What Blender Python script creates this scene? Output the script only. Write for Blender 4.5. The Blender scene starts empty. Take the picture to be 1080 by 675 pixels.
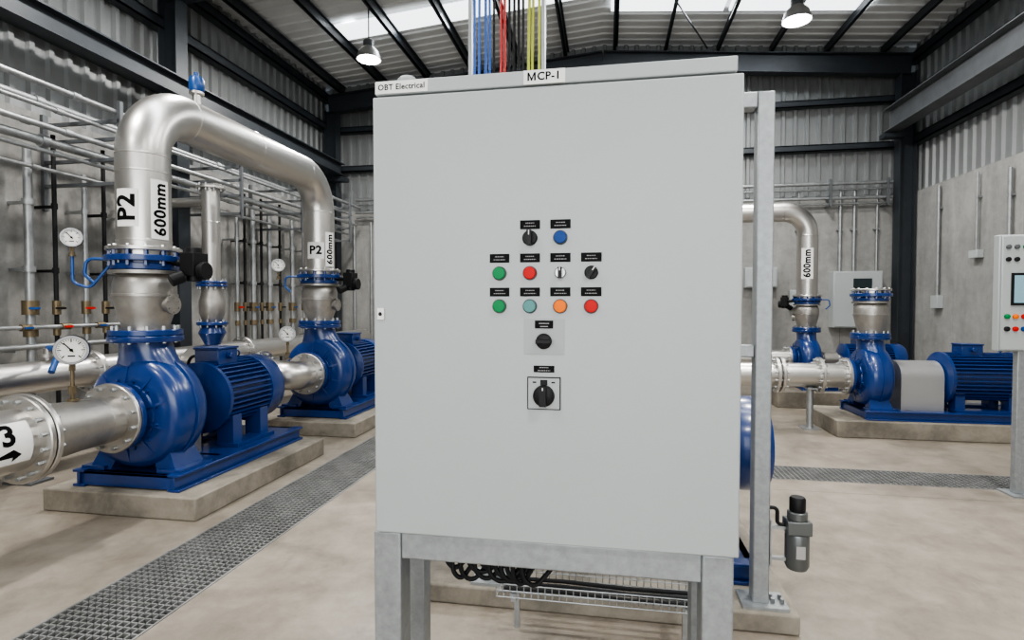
import bpy, bmesh, math, random
from mathutils import Vector, Matrix
random.seed(4)
S=bpy.context.scene
COL=S.collection
H=1.55
try: S.view_settings.look='AgX - Medium High Contrast'
except Exception: pass
# ------------------------------------------------------------ materials
def mat(name,col,rough=.5,metal=0.,nscale=0,namt=.15,bump=0,bscale=40,emit=0,coat=0,stretch=(1,1,1),rvar=0,spec=None):
    m=bpy.data.materials.new(name); m.use_nodes=True
    nt=m.node_tree; b=nt.nodes['Principled BSDF']
    b.inputs['Base Color'].default_value=(*col,1); b.inputs['Roughness'].default_value=rough
    b.inputs['Metallic'].default_value=metal
    if spec is not None: b.inputs['Specular IOR Level'].default_value=spec
    if coat: b.inputs['Coat Weight'].default_value=coat; b.inputs['Coat Roughness'].default_value=.15
    if emit:
        b.inputs['Emission Color'].default_value=(*col,1); b.inputs['Emission Strength'].default_value=emit
    if nscale or bump:
        tc=nt.nodes.new('ShaderNodeTexCoord'); mp=nt.nodes.new('ShaderNodeMapping')
        mp.inputs['Scale'].default_value=stretch
        nt.links.new(tc.outputs['Object'],mp.inputs['Vector'])
    if nscale:
        n=nt.nodes.new('ShaderNodeTexNoise'); n.inputs['Scale'].default_value=nscale
        n.inputs['Detail'].default_value=8; n.inputs['Roughness'].default_value=.65
        nt.links.new(mp.outputs[0],n.inputs['Vector'])
        r=nt.nodes.new('ShaderNodeValToRGB')
        r.color_ramp.elements[0].position=.3; r.color_ramp.elements[1].position=.7
        r.color_ramp.elements[0].color=(*[c*(1-namt) for c in col],1)
        r.color_ramp.elements[1].color=(*[min(1,c*(1+namt)) for c in col],1)
        nt.links.new(n.outputs['Fac'],r.inputs[0]); nt.links.new(r.outputs[0],b.inputs['Base Color'])
        if rvar:
            mr=nt.nodes.new('ShaderNodeMapRange'); mr.inputs['To Min'].default_value=rough-rvar; mr.inputs['To Max'].default_value=rough+rvar
            nt.links.new(n.outputs['Fac'],mr.inputs['Value']); nt.links.new(mr.outputs[0],b.inputs['Roughness'])
    if bump:
        n2=nt.nodes.new('ShaderNodeTexNoise'); n2.inputs['Scale'].default_value=bscale; n2.inputs['Detail'].default_value=4
        nt.links.new(mp.outputs[0],n2.inputs['Vector'])
        bp=nt.nodes.new('ShaderNodeBump'); bp.inputs['Strength'].default_value=bump; bp.inputs['Distance'].default_value=.01
        nt.links.new(n2.outputs['Fac'],bp.inputs['Height']); nt.links.new(bp.outputs[0],b.inputs['Normal'])
    return m

def concrete_mat(name,c1,c2,rough,joint=None,streak=False,stain=0.,speck=0.,rv=.15):
    m=bpy.data.materials.new(name); m.use_nodes=True
    nt=m.node_tree; b=nt.nodes['Principled BSDF']; L=nt.links.new
    tc=nt.nodes.new('ShaderNodeTexCoord')
    def noise(sc,det,scale=(1,1,1)):
        mp=nt.nodes.new('ShaderNodeMapping'); mp.inputs['Scale'].default_value=scale
        L(tc.outputs['Object'],mp.inputs[0])
        n=nt.nodes.new('ShaderNodeTexNoise'); n.inputs['Scale'].default_value=sc; n.inputs['Detail'].default_value=det
        n.inputs['Roughness'].default_value=.7; n.inputs['Distortion'].default_value=.4
        L(mp.outputs[0],n.inputs['Vector']); return n
    a=noise(.7,10); c=noise(6,8); d=noise(1.6,6,(2.2,2.2,.25) if streak else (1,1,1))
    mx=nt.nodes.new('ShaderNodeMath'); mx.operation='MULTIPLY_ADD'; mx.inputs[1].default_value=.45; L(c.outputs['Fac'],mx.inputs[0])
    mu=nt.nodes.new('ShaderNodeMath'); mu.operation='MULTIPLY_ADD'; mu.inputs[1].default_value=.55; L(a.outputs['Fac'],mu.inputs[0]); 
    md=nt.nodes.new('ShaderNodeMath'); md.operation='MULTIPLY'; md.inputs[1].default_value=.5; L(d.outputs['Fac'],md.inputs[0])
    L(md.outputs[0],mu.inputs[2]); L(mu.outputs[0],mx.inputs[2])
    r=nt.nodes.new('ShaderNodeValToRGB'); r.color_ramp.elements[0].position=.6; r.color_ramp.elements[1].position=.88
    r.color_ramp.elements[0].color=(*c1,1); r.color_ramp.elements[1].color=(*c2,1)
    L(mx.outputs[0],r.inputs[0])
    out=r.outputs[0]
    def mul(src,lo,hi,amt):
        r2=nt.nodes.new('ShaderNodeValToRGB'); r2.color_ramp.elements[0].position=lo; r2.color_ramp.elements[1].position=hi
        r2.color_ramp.elements[0].color=(1-amt,1-amt,1-amt,1); r2.color_ramp.elements[1].color=(1,1,1,1)
        L(src,r2.inputs[0])
        mm=nt.nodes.new('ShaderNodeMixRGB'); mm.blend_type='MULTIPLY'; mm.inputs[0].default_value=1
        L(out,mm.inputs[1]); L(r2.outputs[0],mm.inputs[2]); return mm.outputs[0]
    if stain: out=mul(noise(1.3,12).outputs['Fac'],.38,.52,stain)
    if speck: out=mul(noise(3.2,14,(1,.55,1)).outputs['Fac'],.36,.44,speck); out=mul(noise(26,4).outputs['Fac'],.30,.38,speck*.7)
    if joint:
        sx=nt.nodes.new('ShaderNodeSeparateXYZ'); L(tc.outputs['Object'],sx.inputs[0])
        for ax,per,off,w in joint:
            ad=nt.nodes.new('ShaderNodeMath'); ad.operation='ADD'; ad.inputs[1].default_value=off; L(sx.outputs[ax],ad.inputs[0])
            pp=nt.nodes.new('ShaderNodeMath'); pp.operation='PINGPONG'; pp.inputs[1].default_value=per; L(ad.outputs[0],pp.inputs[0])
            lt=nt.nodes.new('ShaderNodeMath'); lt.operation='LESS_THAN'; lt.inputs[1].default_value=w; L(pp.outputs[0],lt.inputs[0])
            ml=nt.nodes.new('ShaderNodeMath'); ml.operation='MULTIPLY'; ml.inputs[1].default_value=.55; L(lt.outputs[0],ml.inputs[0])
            mm=nt.nodes.new('ShaderNodeMixRGB'); mm.inputs[2].default_value=(*[q*.35 for q in c1],1)
            L(ml.outputs[0],mm.inputs[0]); L(out,mm.inputs[1]); out=mm.outputs[0]
    L(out,b.inputs['Base Color'])
    mr=nt.nodes.new('ShaderNodeMapRange'); mr.inputs['To Min'].default_value=rough-rv; mr.inputs['To Max'].default_value=rough+rv
    L(a.outputs['Fac'],mr.inputs['Value']); L(mr.outputs[0],b.inputs['Roughness'])
    bp=nt.nodes.new('ShaderNodeBump'); bp.inputs['Strength'].default_value=.12; bp.inputs['Distance'].default_value=.01
    L(c.outputs['Fac'],bp.inputs['Height']); L(bp.outputs[0],b.inputs['Normal'])
    return m

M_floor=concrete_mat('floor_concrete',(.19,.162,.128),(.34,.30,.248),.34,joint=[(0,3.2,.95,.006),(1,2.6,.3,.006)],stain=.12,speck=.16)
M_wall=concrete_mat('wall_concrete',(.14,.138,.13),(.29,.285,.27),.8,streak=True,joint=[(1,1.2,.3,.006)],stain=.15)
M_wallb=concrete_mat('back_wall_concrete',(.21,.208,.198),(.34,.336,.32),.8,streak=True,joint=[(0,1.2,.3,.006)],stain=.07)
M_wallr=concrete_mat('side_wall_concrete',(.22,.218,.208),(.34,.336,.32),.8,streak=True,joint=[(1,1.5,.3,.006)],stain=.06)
M_plinth=concrete_mat('plinth_concrete',(.14,.125,.10),(.31,.28,.23),.8,stain=.25,speck=.15)
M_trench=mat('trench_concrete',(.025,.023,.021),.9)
M_clad=mat('cladding_sheet',(.23,.24,.24),.45,.3,nscale=1.5,namt=.1)
M_roof=mat('roof_sheet',(.62,.635,.64),.6,.0,nscale=1,namt=.06)
M_sky=mat('skylight_panel',(.93,.97,1),.4,emit=2.6)
M_dark=mat('dark_steel_paint',(.032,.038,.045),.45,.2,nscale=3,namt=.2)
M_midst=mat('grey_steel_paint',(.12,.128,.135),.45,.3,nscale=3,namt=.2)
M_galv=mat('galvanised_steel',(.36,.375,.38),.42,.75,nscale=9,namt=.2,rvar=.1)
M_frame=mat('galvanised_frame',(.32,.34,.35),.45,.5,nscale=30,namt=.16,rvar=.08)
M_ss=mat('stainless_steel',(.60,.585,.56),.34,1.)
M_sscast=mat('cast_stainless',(.40,.385,.36),.42,.9,nscale=12,namt=.12,bump=.08,bscale=60)
M_blue=mat('blue_enamel',(.004,.030,.15),.3,.0,nscale=4,namt=.12,bump=.04,bscale=30,coat=.4)
M_blue2=mat('bright_blue_enamel',(.006,.06,.24),.35,coat=.3)
M_cab=mat('grey_powder_coat',(.385,.412,.412),.45,.0,nscale=3,namt=.015,bump=.04,bscale=400)
M_cab2=mat('darker_grey_powder_coat',(.33,.35,.35),.45)  # slightly darker grey coat for the switch plate and breather cap
M_black=mat('black_plastic',(.006,.006,.007),.5,spec=.3)
M_plate=mat('black_engraved_plate',(.005,.005,.006),.7,spec=.15)
M_mark=mat('grey_engraving',(.30,.30,.30),.7)
M_rub=mat('black_rubber',(.008,.008,.009),.65,spec=.3)
M_white=mat('white_label',(.80,.80,.78),.55)
M_ink=mat('black_ink',(.004,.004,.004),.8,spec=.1)
M_chrome=mat('chrome',(.4,.4,.4),.3,1.)
M_steelrim=mat('dark_chrome_rim',(.20,.20,.20),.3,1.)
M_bezel=mat('grey_bezel',(.09,.095,.1),.5,spec=.3)
M_red=mat('red_plastic',(.50,.004,.004),.5,spec=.25)
M_green=mat('green_plastic',(.0,.20,.06),.5,spec=.25)
M_teal=mat('teal_plastic',(.09,.25,.24),.5,spec=.25)
M_orange=mat('orange_plastic',(.85,.17,.0),.5,spec=.25)
M_bbut=mat('blue_plastic',(.004,.045,.21),.5,spec=.25)
M_cblue=mat('blue_cable',(.01,.08,.34),.5)
M_cred=mat('red_cable',(.42,.012,.012),.5)
M_cyel=mat('yellow_green_cable',(.36,.40,.02),.5)
M_glass=mat('screen_glass',(.02,.03,.035),.15)
M_scr=mat('screen_image',(.2,.34,.40),.3,emit=.3)
M_lamp=mat('lamp_lens',(1,.98,.95),.4,emit=22)
M_dial=mat('dial_face',(.72,.72,.69),.5)
M_alu=mat('brushed_aluminium',(.50,.50,.50),.42,.8)
M_bowl=mat('grey_metal_bowl',(.14,.15,.15),.35,.6)
M_brass=mat('dull_brass',(.20,.16,.10),.45,.8,nscale=15)

# ------------------------------------------------------------ mesh builder
def frame(w):
    w=Vector(w).normalized()
    a=Vector((0,0,1)) if abs(w.z)<.9 else Vector((1,0,0))
    u=a.cross(w).normalized(); v=w.cross(u)
    return u,v,w
class MB:
    def __init__(s): s.v=[];s.f=[];s.m=[]
    def add(s,vs,fs,mi=0):
        o=len(s.v); s.v+= [Vector(p) for p in vs]
        for f in fs: s.f.append([i+o for i in f]); s.m.append(mi)
        return s
    def box(s,x0,x1,y0,y1,z0,z1,mi=0,rot=None,piv=None):
        vs=[Vector((x,y,z)) for x in (x0,x1) for y in (y0,y1) for z in (z0,z1)]
        if rot is not None:
            p=Vector(piv) if piv is not None else Vector(((x0+x1)/2,(y0+y1)/2,(z0+z1)/2))
            vs=[rot@(q-p)+p for q in vs]
        return s.add(vs,[(0,1,3,2),(4,6,7,5),(0,4,5,1),(2,3,7,6),(0,2,6,4),(1,5,7,3)],mi)
    def lathe(s,prof,o,ax,n=32,mi=0,fn=None):
        u,v,w=frame(ax); o=Vector(o); vs=[];fs=[];k=len(prof)
        for (r,h) in prof:
            for i in range(n):
                a=2*math.pi*i/n
                dv=u*math.cos(a)+v*math.sin(a); rr=fn(r,dv) if fn else r
                vs.append(o+w*h+dv*rr)
        for j in range(k-1):
            for i in range(n):
                fs.append((j*n+i,j*n+(i+1)%n,(j+1)*n+(i+1)%n,(j+1)*n+i))
        if prof[0][0]>1e-4: fs.append(tuple(range(n-1,-1,-1)))
        if prof[-1][0]>1e-4: fs.append(tuple((k-1)*n+i for i in range(n)))
        return s.add(vs,fs,mi)
    def cyl(s,p0,p1,r,r2=None,n=20,mi=0):
        p0=Vector(p0);p1=Vector(p1)
        return s.lathe([(r,0),(r2 if r2 is not None else r,(p1-p0).length)],p0,p1-p0,n,mi)
    def tube(s,path,r,n=16,mi=0,sy=1):
        P=[Vector(p) for p in path]; k=len(P); vs=[];fs=[]
        R=r if isinstance(r,(list,tuple)) else [r]*k
        T=[]
        for i in range(k):
            a=P[max(i-1,0)];b=P[min(i+1,k-1)]; T.append((b-a).normalized())
        u,_,_=frame(T[0])
        for i in range(k):
            u=(u-T[i]*u.dot(T[i])).normalized(); v=T[i].cross(u)
            for j in range(n):
                a=2*math.pi*j/n; vs.append(P[i]+u*(R[i]*math.cos(a))+v*(R[i]*math.sin(a)))
        for i in range(k-1):
            for j in range(n): fs.append((i*n+j,i*n+(j+1)%n,(i+1)*n+(j+1)%n,(i+1)*n+j))
        fs.append(tuple(range(n-1,-1,-1))); fs.append(tuple((k-1)*n+i for i in range(n)))
        return s.add(vs,fs,mi)
    def loft(s,secs,n=40,mi=0):
        """stacked elliptical sections (cx,cy,z,rx,ry)"""
        vs=[];fs=[];k=len(secs)
        for cx,cy,z,rx,ry in secs:
            for i in range(n):
                a=2*math.pi*i/n; vs.append((cx+rx*math.cos(a),cy+ry*math.sin(a),z))
        for j in range(k-1):
            for i in range(n): fs.append((j*n+i,j*n+(i+1)%n,(j+1)*n+(i+1)%n,(j+1)*n+i))
        fs.append(tuple(range(n-1,-1,-1))); fs.append(tuple((k-1)*n+i for i in range(n)))
        return s.add(vs,fs,mi)
    def bolts(s,c,ax,R,nb,r,l,mi):
        u,v,w=frame(ax); c=Vector(c)
        for i in range(nb):
            a=2*math.pi*(i+.5)/nb; p=c+u*(R*math.cos(a))+v*(R*math.sin(a))
            s.cyl(p-w*l/2,p+w*l/2,r,n=6,mi=mi)
        return s
    def flange(s,c,ax,R,th,mi=0,nb=12,bmi=1,br=.016):
        u,v,w=frame(ax); c=Vector(c)
        b=min(.006,th*.2)
        s.lathe([(R-b,-th/2),(R,-th/2+b),(R,th/2-b),(R-b,th/2)],c,w,36,mi)
        s.bolts(c,ax,R*.86,nb,br,th+.06,bmi); return s
def arc_path(pts,rad,n=8):
    P=[Vector(p) for p in pts]; out=[P[0]]
    for i in range(1,len(P)-1):
        a=(P[i-1]-P[i]).normalized(); b=(P[i+1]-P[i]).normalized()
        ang=a.angle(b); t=min(rad/math.tan(ang/2),(P[i-1]-P[i]).length*.49,(P[i+1]-P[i]).length*.49); r=t*math.tan(ang/2)
        p0=P[i]+a*t; p1=P[i]+b*t; bis=(a+b).normalized(); c=P[i]+bis*(r/math.sin(ang/2))
        v0=p0-c; v1=p1-c; th=v0.angle(v1); axn=v0.cross(v1).normalized()
        for k in range(n+1): out.append(c+Matrix.Rotation(th*k/n,3,axn)@v0)
    out.append(P[-1]); return out

def thing(name,label,cat,loc=(0,0,0),group=None,rz=0,scale=1):
    e=bpy.data.objects.new(name,None); COL.objects.link(e); e.location=loc; e.empty_display_size=.1
    e.rotation_euler[2]=rz; e.scale=(scale,)*3
    e['label']=label; e['category']=cat
    if group: e['group']=group
    return e
def finish(mb,name,mats,off=(0,0,0),bevel=0,smooth=True):
    me=bpy.data.meshes.new(name); o=Vector(off)
    me.from_pydata([p-o for p in mb.v],[],mb.f)
    for m in mats: me.materials.append(m)
    me.polygons.foreach_set('material_index',mb.m)
    bm=bmesh.new(); bm.from_mesh(me); bmesh.ops.recalc_face_normals(bm,faces=bm.faces); bm.to_mesh(me); bm.free()
    if smooth:
        me.polygons.foreach_set('use_smooth',[True]*len(me.polygons)); me.set_sharp_from_angle(angle=math.radians(38))
    me.update()
    ob=bpy.data.objects.new(name,me); COL.objects.link(ob)
    if bevel:
        b=ob.modifiers.new('bevel','BEVEL'); b.width=bevel; b.segments=2; b.limit_method='ANGLE'; b.angle_limit=math.radians(50)
    return ob
def part(par,name,mb,mats,label=None,bevel=0,world=True):
    off=Vector((0,0,0))
    if world:
        q=par
        while q is not None: off+=q.location; q=q.parent
    ob=finish(mb,name,mats,off,bevel); ob.parent=par
    if label: ob['label']=label
    return ob
def single(name,mb,mats,label,cat,group=None,bevel=0,loc=(0,0,0),kind=None):
    ob=finish(mb,name,mats,loc,bevel); ob.location=loc
    if kind=='structure': ob['kind']=kind
    if label: ob['label']=label
    if cat and kind!='structure': ob['category']=cat
    if group: ob['group']=group
    return ob
def copy_tree(src,loc,rz=None,label=None):
    n=src.copy(); COL.objects.link(n); n.location=loc
    if rz is not None: n.rotation_euler[2]=rz
    if label: n['label']=label
    def rec(a,b):
        for c in a.children:
            d=c.copy(); COL.objects.link(d); d.parent=b; rec(c,d)
    rec(src,n); return n
def text_geo(s,size,bold=.0,align='CENTER'):
    cu=bpy.data.curves.new('t','FONT'); cu.body=s; cu.size=1; cu.align_x=align; cu.align_y='CENTER'; cu.offset=bold
    cu.resolution_u=3; cu.space_character=1.0+bold*2.5
    ob=bpy.data.objects.new('t',cu); COL.objects.link(ob)
    bpy.context.view_layer.update()
    dg=bpy.context.evaluated_depsgraph_get(); me=bpy.data.meshes.new_from_object(ob.evaluated_get(dg))
    bpy.data.objects.remove(ob); 
    bm=bmesh.new(); bm.from_mesh(me); bpy.data.meshes.remove(me)
    for v in bm.verts: v.co*=size
    return bm
def put_geo(par,mb,name,mat_):
    q=par; off=Vector((0,0,0))
    while q is not None: off+=q.location; q=q.parent
    me=bpy.data.meshes.new(name); me.from_pydata([p-off for p in mb.v],[],mb.f); me.materials.append(mat_)
    ob=bpy.data.objects.new(name,me); COL.objects.link(ob); ob.parent=par; return ob
def flat_text(par,s,size,pos,bold=.01,mat_=None,nrm=(0,-1,0),name='lettering',up=(0,0,1),capM=False):
    bm=text_geo(s,size,bold); N=Vector(nrm).normalized(); U=Vector(up); R=U.cross(N); pos=Vector(pos)
    mb=MB(); 
    x0=min(v.co.x for v in bm.verts); y0=min(v.co.y for v in bm.verts); y1=max(v.co.y for v in bm.verts)
    mb.add([pos+R*v.co.x+U*v.co.y for v in bm.verts],[[v.index for v in f.verts] for f in bm.faces]); bm.free()
    if capM:
        h=y1-y0; w=h*1.02; t=h*.2; gx=x0-h*.2-w
        def poly(pts): mb.add([pos+R*(gx+a*w)+U*(y0+b*h)+N*.00005*0 for a,b in pts],[tuple(range(len(pts)))])
        k=t/w
        poly([(0,0),(k,0),(k,1),(0,1)]); poly([(1-k,0),(1,0),(1,1),(1-k,1)])
        poly([(k,1),(k,.66),(.5-k*.35,.0),(.5,.0),(.5,.30)]); poly([(1-k,1),(.5,.30),(.5,.0),(.5+k*.35,0),(1-k,.66)])
    return put_geo(par,mb,name,mat_ or M_ink)
def cyl_label(par,items,C,A,N,r,half_u,half_v,mode='rot'):
    A=Vector(A);N=Vector(N).normalized();T=A.cross(N);C=Vector(C)
    def P(u,v,rr): return C+A*v+(N*math.cos(u/r)+T*math.sin(u/r))*rr
    mb=MB(); n=14; vs=[];fs=[]
    for i in range(n+1):
        u=-half_u+2*half_u*i/n
        vs+= [P(u,-half_v,r+.003),P(u,half_v,r+.003)]
    for i in range(n): fs.append((2*i,2*i+2,2*i+3,2*i+1))
    mb.add(vs,fs,0)
    for (s,size,ox,oy) in items:
        if s=='ARROW':
            bm=bmesh.new()
            pts=[(-.5,-.08),(.15,-.08),(.15,-.3),(.55,0),(.15,.3),(.15,.08),(-.5,.08)]
            bm.faces.new([bm.verts.new((x*size,y*size,0)) for x,y in pts])
            bmesh.ops.triangulate(bm,faces=bm.faces)
        else: bm=text_geo(s,size,.034)
        for ax in (0,1):
            for g in range(-24,25):
                no=Vector((1,0,0)) if ax==0 else Vector((0,1,0))
                bmesh.ops.bisect_plane(bm,geom=bm.verts[:]+bm.edges[:]+bm.faces[:],plane_co=no*g*.02,plane_no=no)
        bm.verts.index_update()
        vv=[]
        for w in bm.verts:
            x=w.co.x+ox;y=w.co.y+oy
            vv.append(P(-y,x,r+.005) if mode=='rot' else P(x,y,r+.005))
        mb.add(vv,[[w.index for w in f.verts] for f in bm.faces],1); bm.free()
    q=par; off=Vector((0,0,0))
    while q is not None: off+=q.location; q=q.parent
    me=bpy.data.meshes.new('pipe_label'); me.from_pydata([p-off for p in mb.v],[],mb.f)
    me.materials.append(M_white); me.materials.append(M_ink); me.polygons.foreach_set('material_index',mb.m)
    ob=bpy.data.objects.new('pipe_label',me); COL.objects.link(ob); ob.parent=par; ob['label']='white label with bold black lettering'
    return ob

# ------------------------------------------------------------ room shell
XL,XR,YB,YF=-6.2,5.66,11.7,-4.0
ZC=3.67
RX=-.1
def roof(x): return 6.95-.085*abs(x-RX)
tx0,tx1,ty0,ty1=-2.72,-2.15,-1.,11.0
bx0,by0,by1=0.,5.2,5.64
mb=MB()
def q(x0,x1,y0,y1,z,mi=0): mb.add([(x0,y0,z),(x1,y0,z),(x1,y1,z),(x0,y1,z)],[(0,1,2,3)],mi)
q(XL-.3,tx0,YF-.1,YB+.1,0); q(tx0,tx1,YF-.1,ty0,0); q(tx0,tx1,ty1,YB+.1,0)
q(tx1,XR+.1,YF-.1,by0,0); q(tx1,XR+.1,by1,YB+.1,0); q(tx1,bx0,by0,by1,0)
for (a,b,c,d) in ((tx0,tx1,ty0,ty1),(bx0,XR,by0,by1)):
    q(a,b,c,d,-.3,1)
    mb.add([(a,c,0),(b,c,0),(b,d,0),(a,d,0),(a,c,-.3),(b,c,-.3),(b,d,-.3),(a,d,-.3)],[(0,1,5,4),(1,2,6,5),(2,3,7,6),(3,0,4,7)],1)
def structure(name,mb,mats,label=None):
    me=bpy.data.meshes.new(name); me.from_pydata(mb.v,[],mb.f)
    for m in mats: me.materials.append(m)
    me.polygons.foreach_set('material_index',mb.m); o=bpy.data.objects.new(name,me); COL.objects.link(o); o['kind']='structure'
    if label:o['label']=label
    return o
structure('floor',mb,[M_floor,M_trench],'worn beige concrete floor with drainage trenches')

def corr(p0,d,L,nrm,z0,ztop,mb,mi,per=.22,dep=.04):
    p0=Vector(p0);d=Vector(d);nrm=Vector(nrm); n=int(L/per); prof=[]
    for i in range(n+1):
        b=i*per
        prof+= [(b,0),(b+per*.55,0),(b+per*.65,dep),(b+per*.9,dep)]
    vs=[];fs=[]
    for s,h in prof:
        s=min(s,L); p=p0+d*s+nrm*h
        vs+=[(p.x,p.y,z0),(p.x,p.y,ztop(p.x))]
    for i in range(len(prof)-1): fs.append((2*i,2*i+2,2*i+3,2*i+1))
    mb.add(vs,fs,mi)
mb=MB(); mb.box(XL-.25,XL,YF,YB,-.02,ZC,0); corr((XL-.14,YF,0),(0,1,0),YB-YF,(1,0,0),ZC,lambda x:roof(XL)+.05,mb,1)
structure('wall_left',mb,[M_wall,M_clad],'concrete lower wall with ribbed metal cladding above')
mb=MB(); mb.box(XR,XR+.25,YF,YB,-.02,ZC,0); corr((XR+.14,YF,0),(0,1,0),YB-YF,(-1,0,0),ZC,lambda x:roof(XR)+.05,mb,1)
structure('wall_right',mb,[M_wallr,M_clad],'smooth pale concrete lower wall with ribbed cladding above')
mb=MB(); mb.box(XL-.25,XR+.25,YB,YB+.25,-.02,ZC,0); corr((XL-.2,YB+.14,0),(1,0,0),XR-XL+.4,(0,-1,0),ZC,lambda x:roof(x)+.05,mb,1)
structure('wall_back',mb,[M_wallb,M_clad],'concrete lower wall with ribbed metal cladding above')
mb=MB(); mb.box(XL-.25,XR+.25,YF-.25,YF,-.02,7.1,0)
structure('wall_front',mb,[M_wallb],'plain concrete wall')
mb=MB(); per=.25; n=int((YB-YF+.3)/per)+1; prof=[]
for i in range(n):
    b=YF-.1+i*per; prof+=[(b,0),(b+per*.6,0),(b+per*.7,-.02),(b+per*.9,-.02)]
for xa,xb in ((XL-.3,RX),(RX,XR+.3)):
    vs=[];fs=[]
    for y,h in prof: vs+=[(xa,y,roof(xa)+h+.06),(xb,y,roof(xb)+h+.06)]
    for i in range(len(prof)-1): fs.append((2*i,2*i+2,2*i+3,2*i+1))
    mb.add(vs,fs,0)
structure('ceiling',mb,[M_roof],'ribbed metal roof sheeting')
wi=1
for (xa,xb,yn) in ((-4.95,-2.95,9.3),(-2.85,-.25,9.3),(.05,2.0,9.85),(2.1,4.3,9.85)):
    for (ya,yb) in ((yn,yn+.5),(3.2,3.9)):
        mb=MB(); mb.add([(xa,ya,roof(xa)-.02),(xb,ya,roof(xb)-.02),(xb,yb,roof(xb)-.02),(xa,yb,roof(xa)-.02),
          (xa,ya,roof(xa)+.02),(xb,ya,roof(xb)+.02),(xb,yb,roof(xb)+.02),(xa,yb,roof(xa)+.02)],[(0,1,2,3),(4,5,6,7),(0,1,5,4),(2,3,7,6),(1,2,6,5),(3,0,4,7)])
        structure('window_%d'%wi,mb,[M_sky],'translucent bright roof skylight'); wi+=1
for i in range(12):
    x=-5.85+i*1.0
    mb=MB(); z=roof(x)-.02
    mb.box(x-.012,x+.012,YF,YB,z-.17,z,0); mb.box(x-.05,x+.012,YF,YB,z-.17,z-.155,0); mb.box(x-.012,x+.05,YF,YB,z-.015,z,0)
    single('roof_purlin',mb,[M_dark],'dark painted steel purlin under the roof sheeting','roof beam',group='roof purlins')
def ibeam(mb,p0,p1,w,h,up=(0,0,1),mi=0,t=.018):
    p0=Vector(p0);p1=Vector(p1);d=(p1-p0).normalized();U=Vector(up);U=(U-d*U.dot(d)).normalized();R=d.cross(U)
    def bar(a,b,c,e):
        vs=[]
        for P in (p0,p1):
            vs+=[P+R*a+U*c,P+R*b+U*c,P+R*b+U*e,P+R*a+U*e]
        mb.add(vs,[(0,1,2,3),(4,5,6,7),(0,1,5,4),(1,2,6,5),(2,3,7,6),(3,0,4,7)],mi)
    bar(-w/2,w/2,h/2-t,h/2); bar(-w/2,w/2,-h/2,-h/2+t); bar(-t/2,t/2,-h/2+t,h/2-t)
for y in (-2.5,2.2,6.9,11.45):
    mb=MB()
    for xa in (XL+.1,XR-.1):
        ibeam(mb,(xa,y,roof(xa)-.46),(RX,y,roof(RX)-.46),.2,.38)
    single('roof_rafter',mb,[M_dark],'dark painted steel portal rafter','roof beam',group='roof rafters')
for y in (-2.5,2.2,6.9,11.45):
    for x in (XL+.18,XR-.18):
        mb=MB(); ibeam(mb,(x,y,0),(x,y,roof(x)-.6),.22,.28,up=(1,0,0)); mb.box(x-.17,x+.17,y-.15,y+.15,0,.025)
        single('steel_column',mb,[M_dark],'dark painted steel portal column against the wall','column',group='portal columns')
for z in (4.55,5.42,6.1):
    for nm,bx in (('l',(XL-.1,XL+.06,YF,YB,z,z+.16)),('r',(XR-.06,XR+.1,YF,YB,z,z+.16)),('b',(XL,XR,YB-.06,YB+.1,z,z+.13))):
        if nm=='b' and z>6: continue
        mb=MB(); x0,x1,y0,y1,z0,z1=bx
        mb.box(x0,x1,y0,y1,z0,z0+.02); mb.box(x0,x1,y0,y1,z1-.02,z1)
        if nm=='l': mb.box(x1-.02,x1,y0,y1,z0,z1)
        elif nm=='r': mb.box(x0,x0+.02,y0,y1,z0,z1)
        else: mb.box(x0,x1,y0,y0+.02,z0,z1)
        single('wall_girt',mb,[M_dark],'dark steel girt across ribbed cladding','wall beam',group='wall girts')
mb=MB(); ibeam(mb,(XR-.5,YF,4.95),(XR-.5,11.3,4.95),.26,.42); 
single('crane_beam',mb,[M_midst],'heavy grey steel runway beam along the wall','beam')
mb=MB(); ibeam(mb,(XL+.45,YF,4.5),(XL+.45,11.3,4.5),.2,.26)
single('crane_beam',mb,[M_dark],'dark steel runway beam along the wall','beam')
for y in (2.2,6.9,11.3):
    for x0,x1,z in ((XR-.35,XR-.6,4.72),(XL+.3,XL+.55,4.33)):
        mb=MB(); a,b=sorted((x0,x1)); mb.box(a-.05,b+.05,y-.1,y+.1,z-.08,z+.0); single('beam_bracket',mb,[M_dark],'dark steel bracket carrying the runway beam','bracket',group='beam brackets')
single('bracing_rod',MB().cyl((-.1,7.0,roof(-.1)-.24),(1.9,11.3,roof(1.9)-.24),.014,n=8),[M_dark],'thin dark steel roof bracing rod','rod')

# ------------------------------------------------------------ lamps
def hibay():
    t=thing('high_bay_lamp','round aluminium high-bay lamp hanging from the roof','lamp',(0,0,0),group='high-bay lamps')
    mb=MB(); mb.lathe([(.20,0),(.195,.04),(.165,.13),(.10,.2),(.09,.21)],(0,0,0),(0,0,1),32)
    mb.f=mb.f[:-2]; mb.m=mb.m[:-2]
    part(t,'lamp_shade',mb,[M_alu],world=False)
    mb=MB(); mb.lathe([(.09,.2),(.09,.31),(.06,.34),(.02,.35)],(0,0,0),(0,0,1),20); part(t,'lamp_housing',mb,[M_midst],world=False)
    mb=MB(); mb.lathe([(.183,-.006),(.186,.004)],(0,0,0),(0,0,1),32); part(t,'lamp_lens',mb,[M_lamp],world=False)
    mb=MB(); mb.cyl((0,0,.34),(0,0,.9),.012,n=8); part(t,'hanging_rod',mb,[M_dark],world=False)
    return t
LD=.9
hb=hibay(); hb.location=(-4,8.9,roof(-4)-LD)
lamps=[(-4,8.9)]
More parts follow.
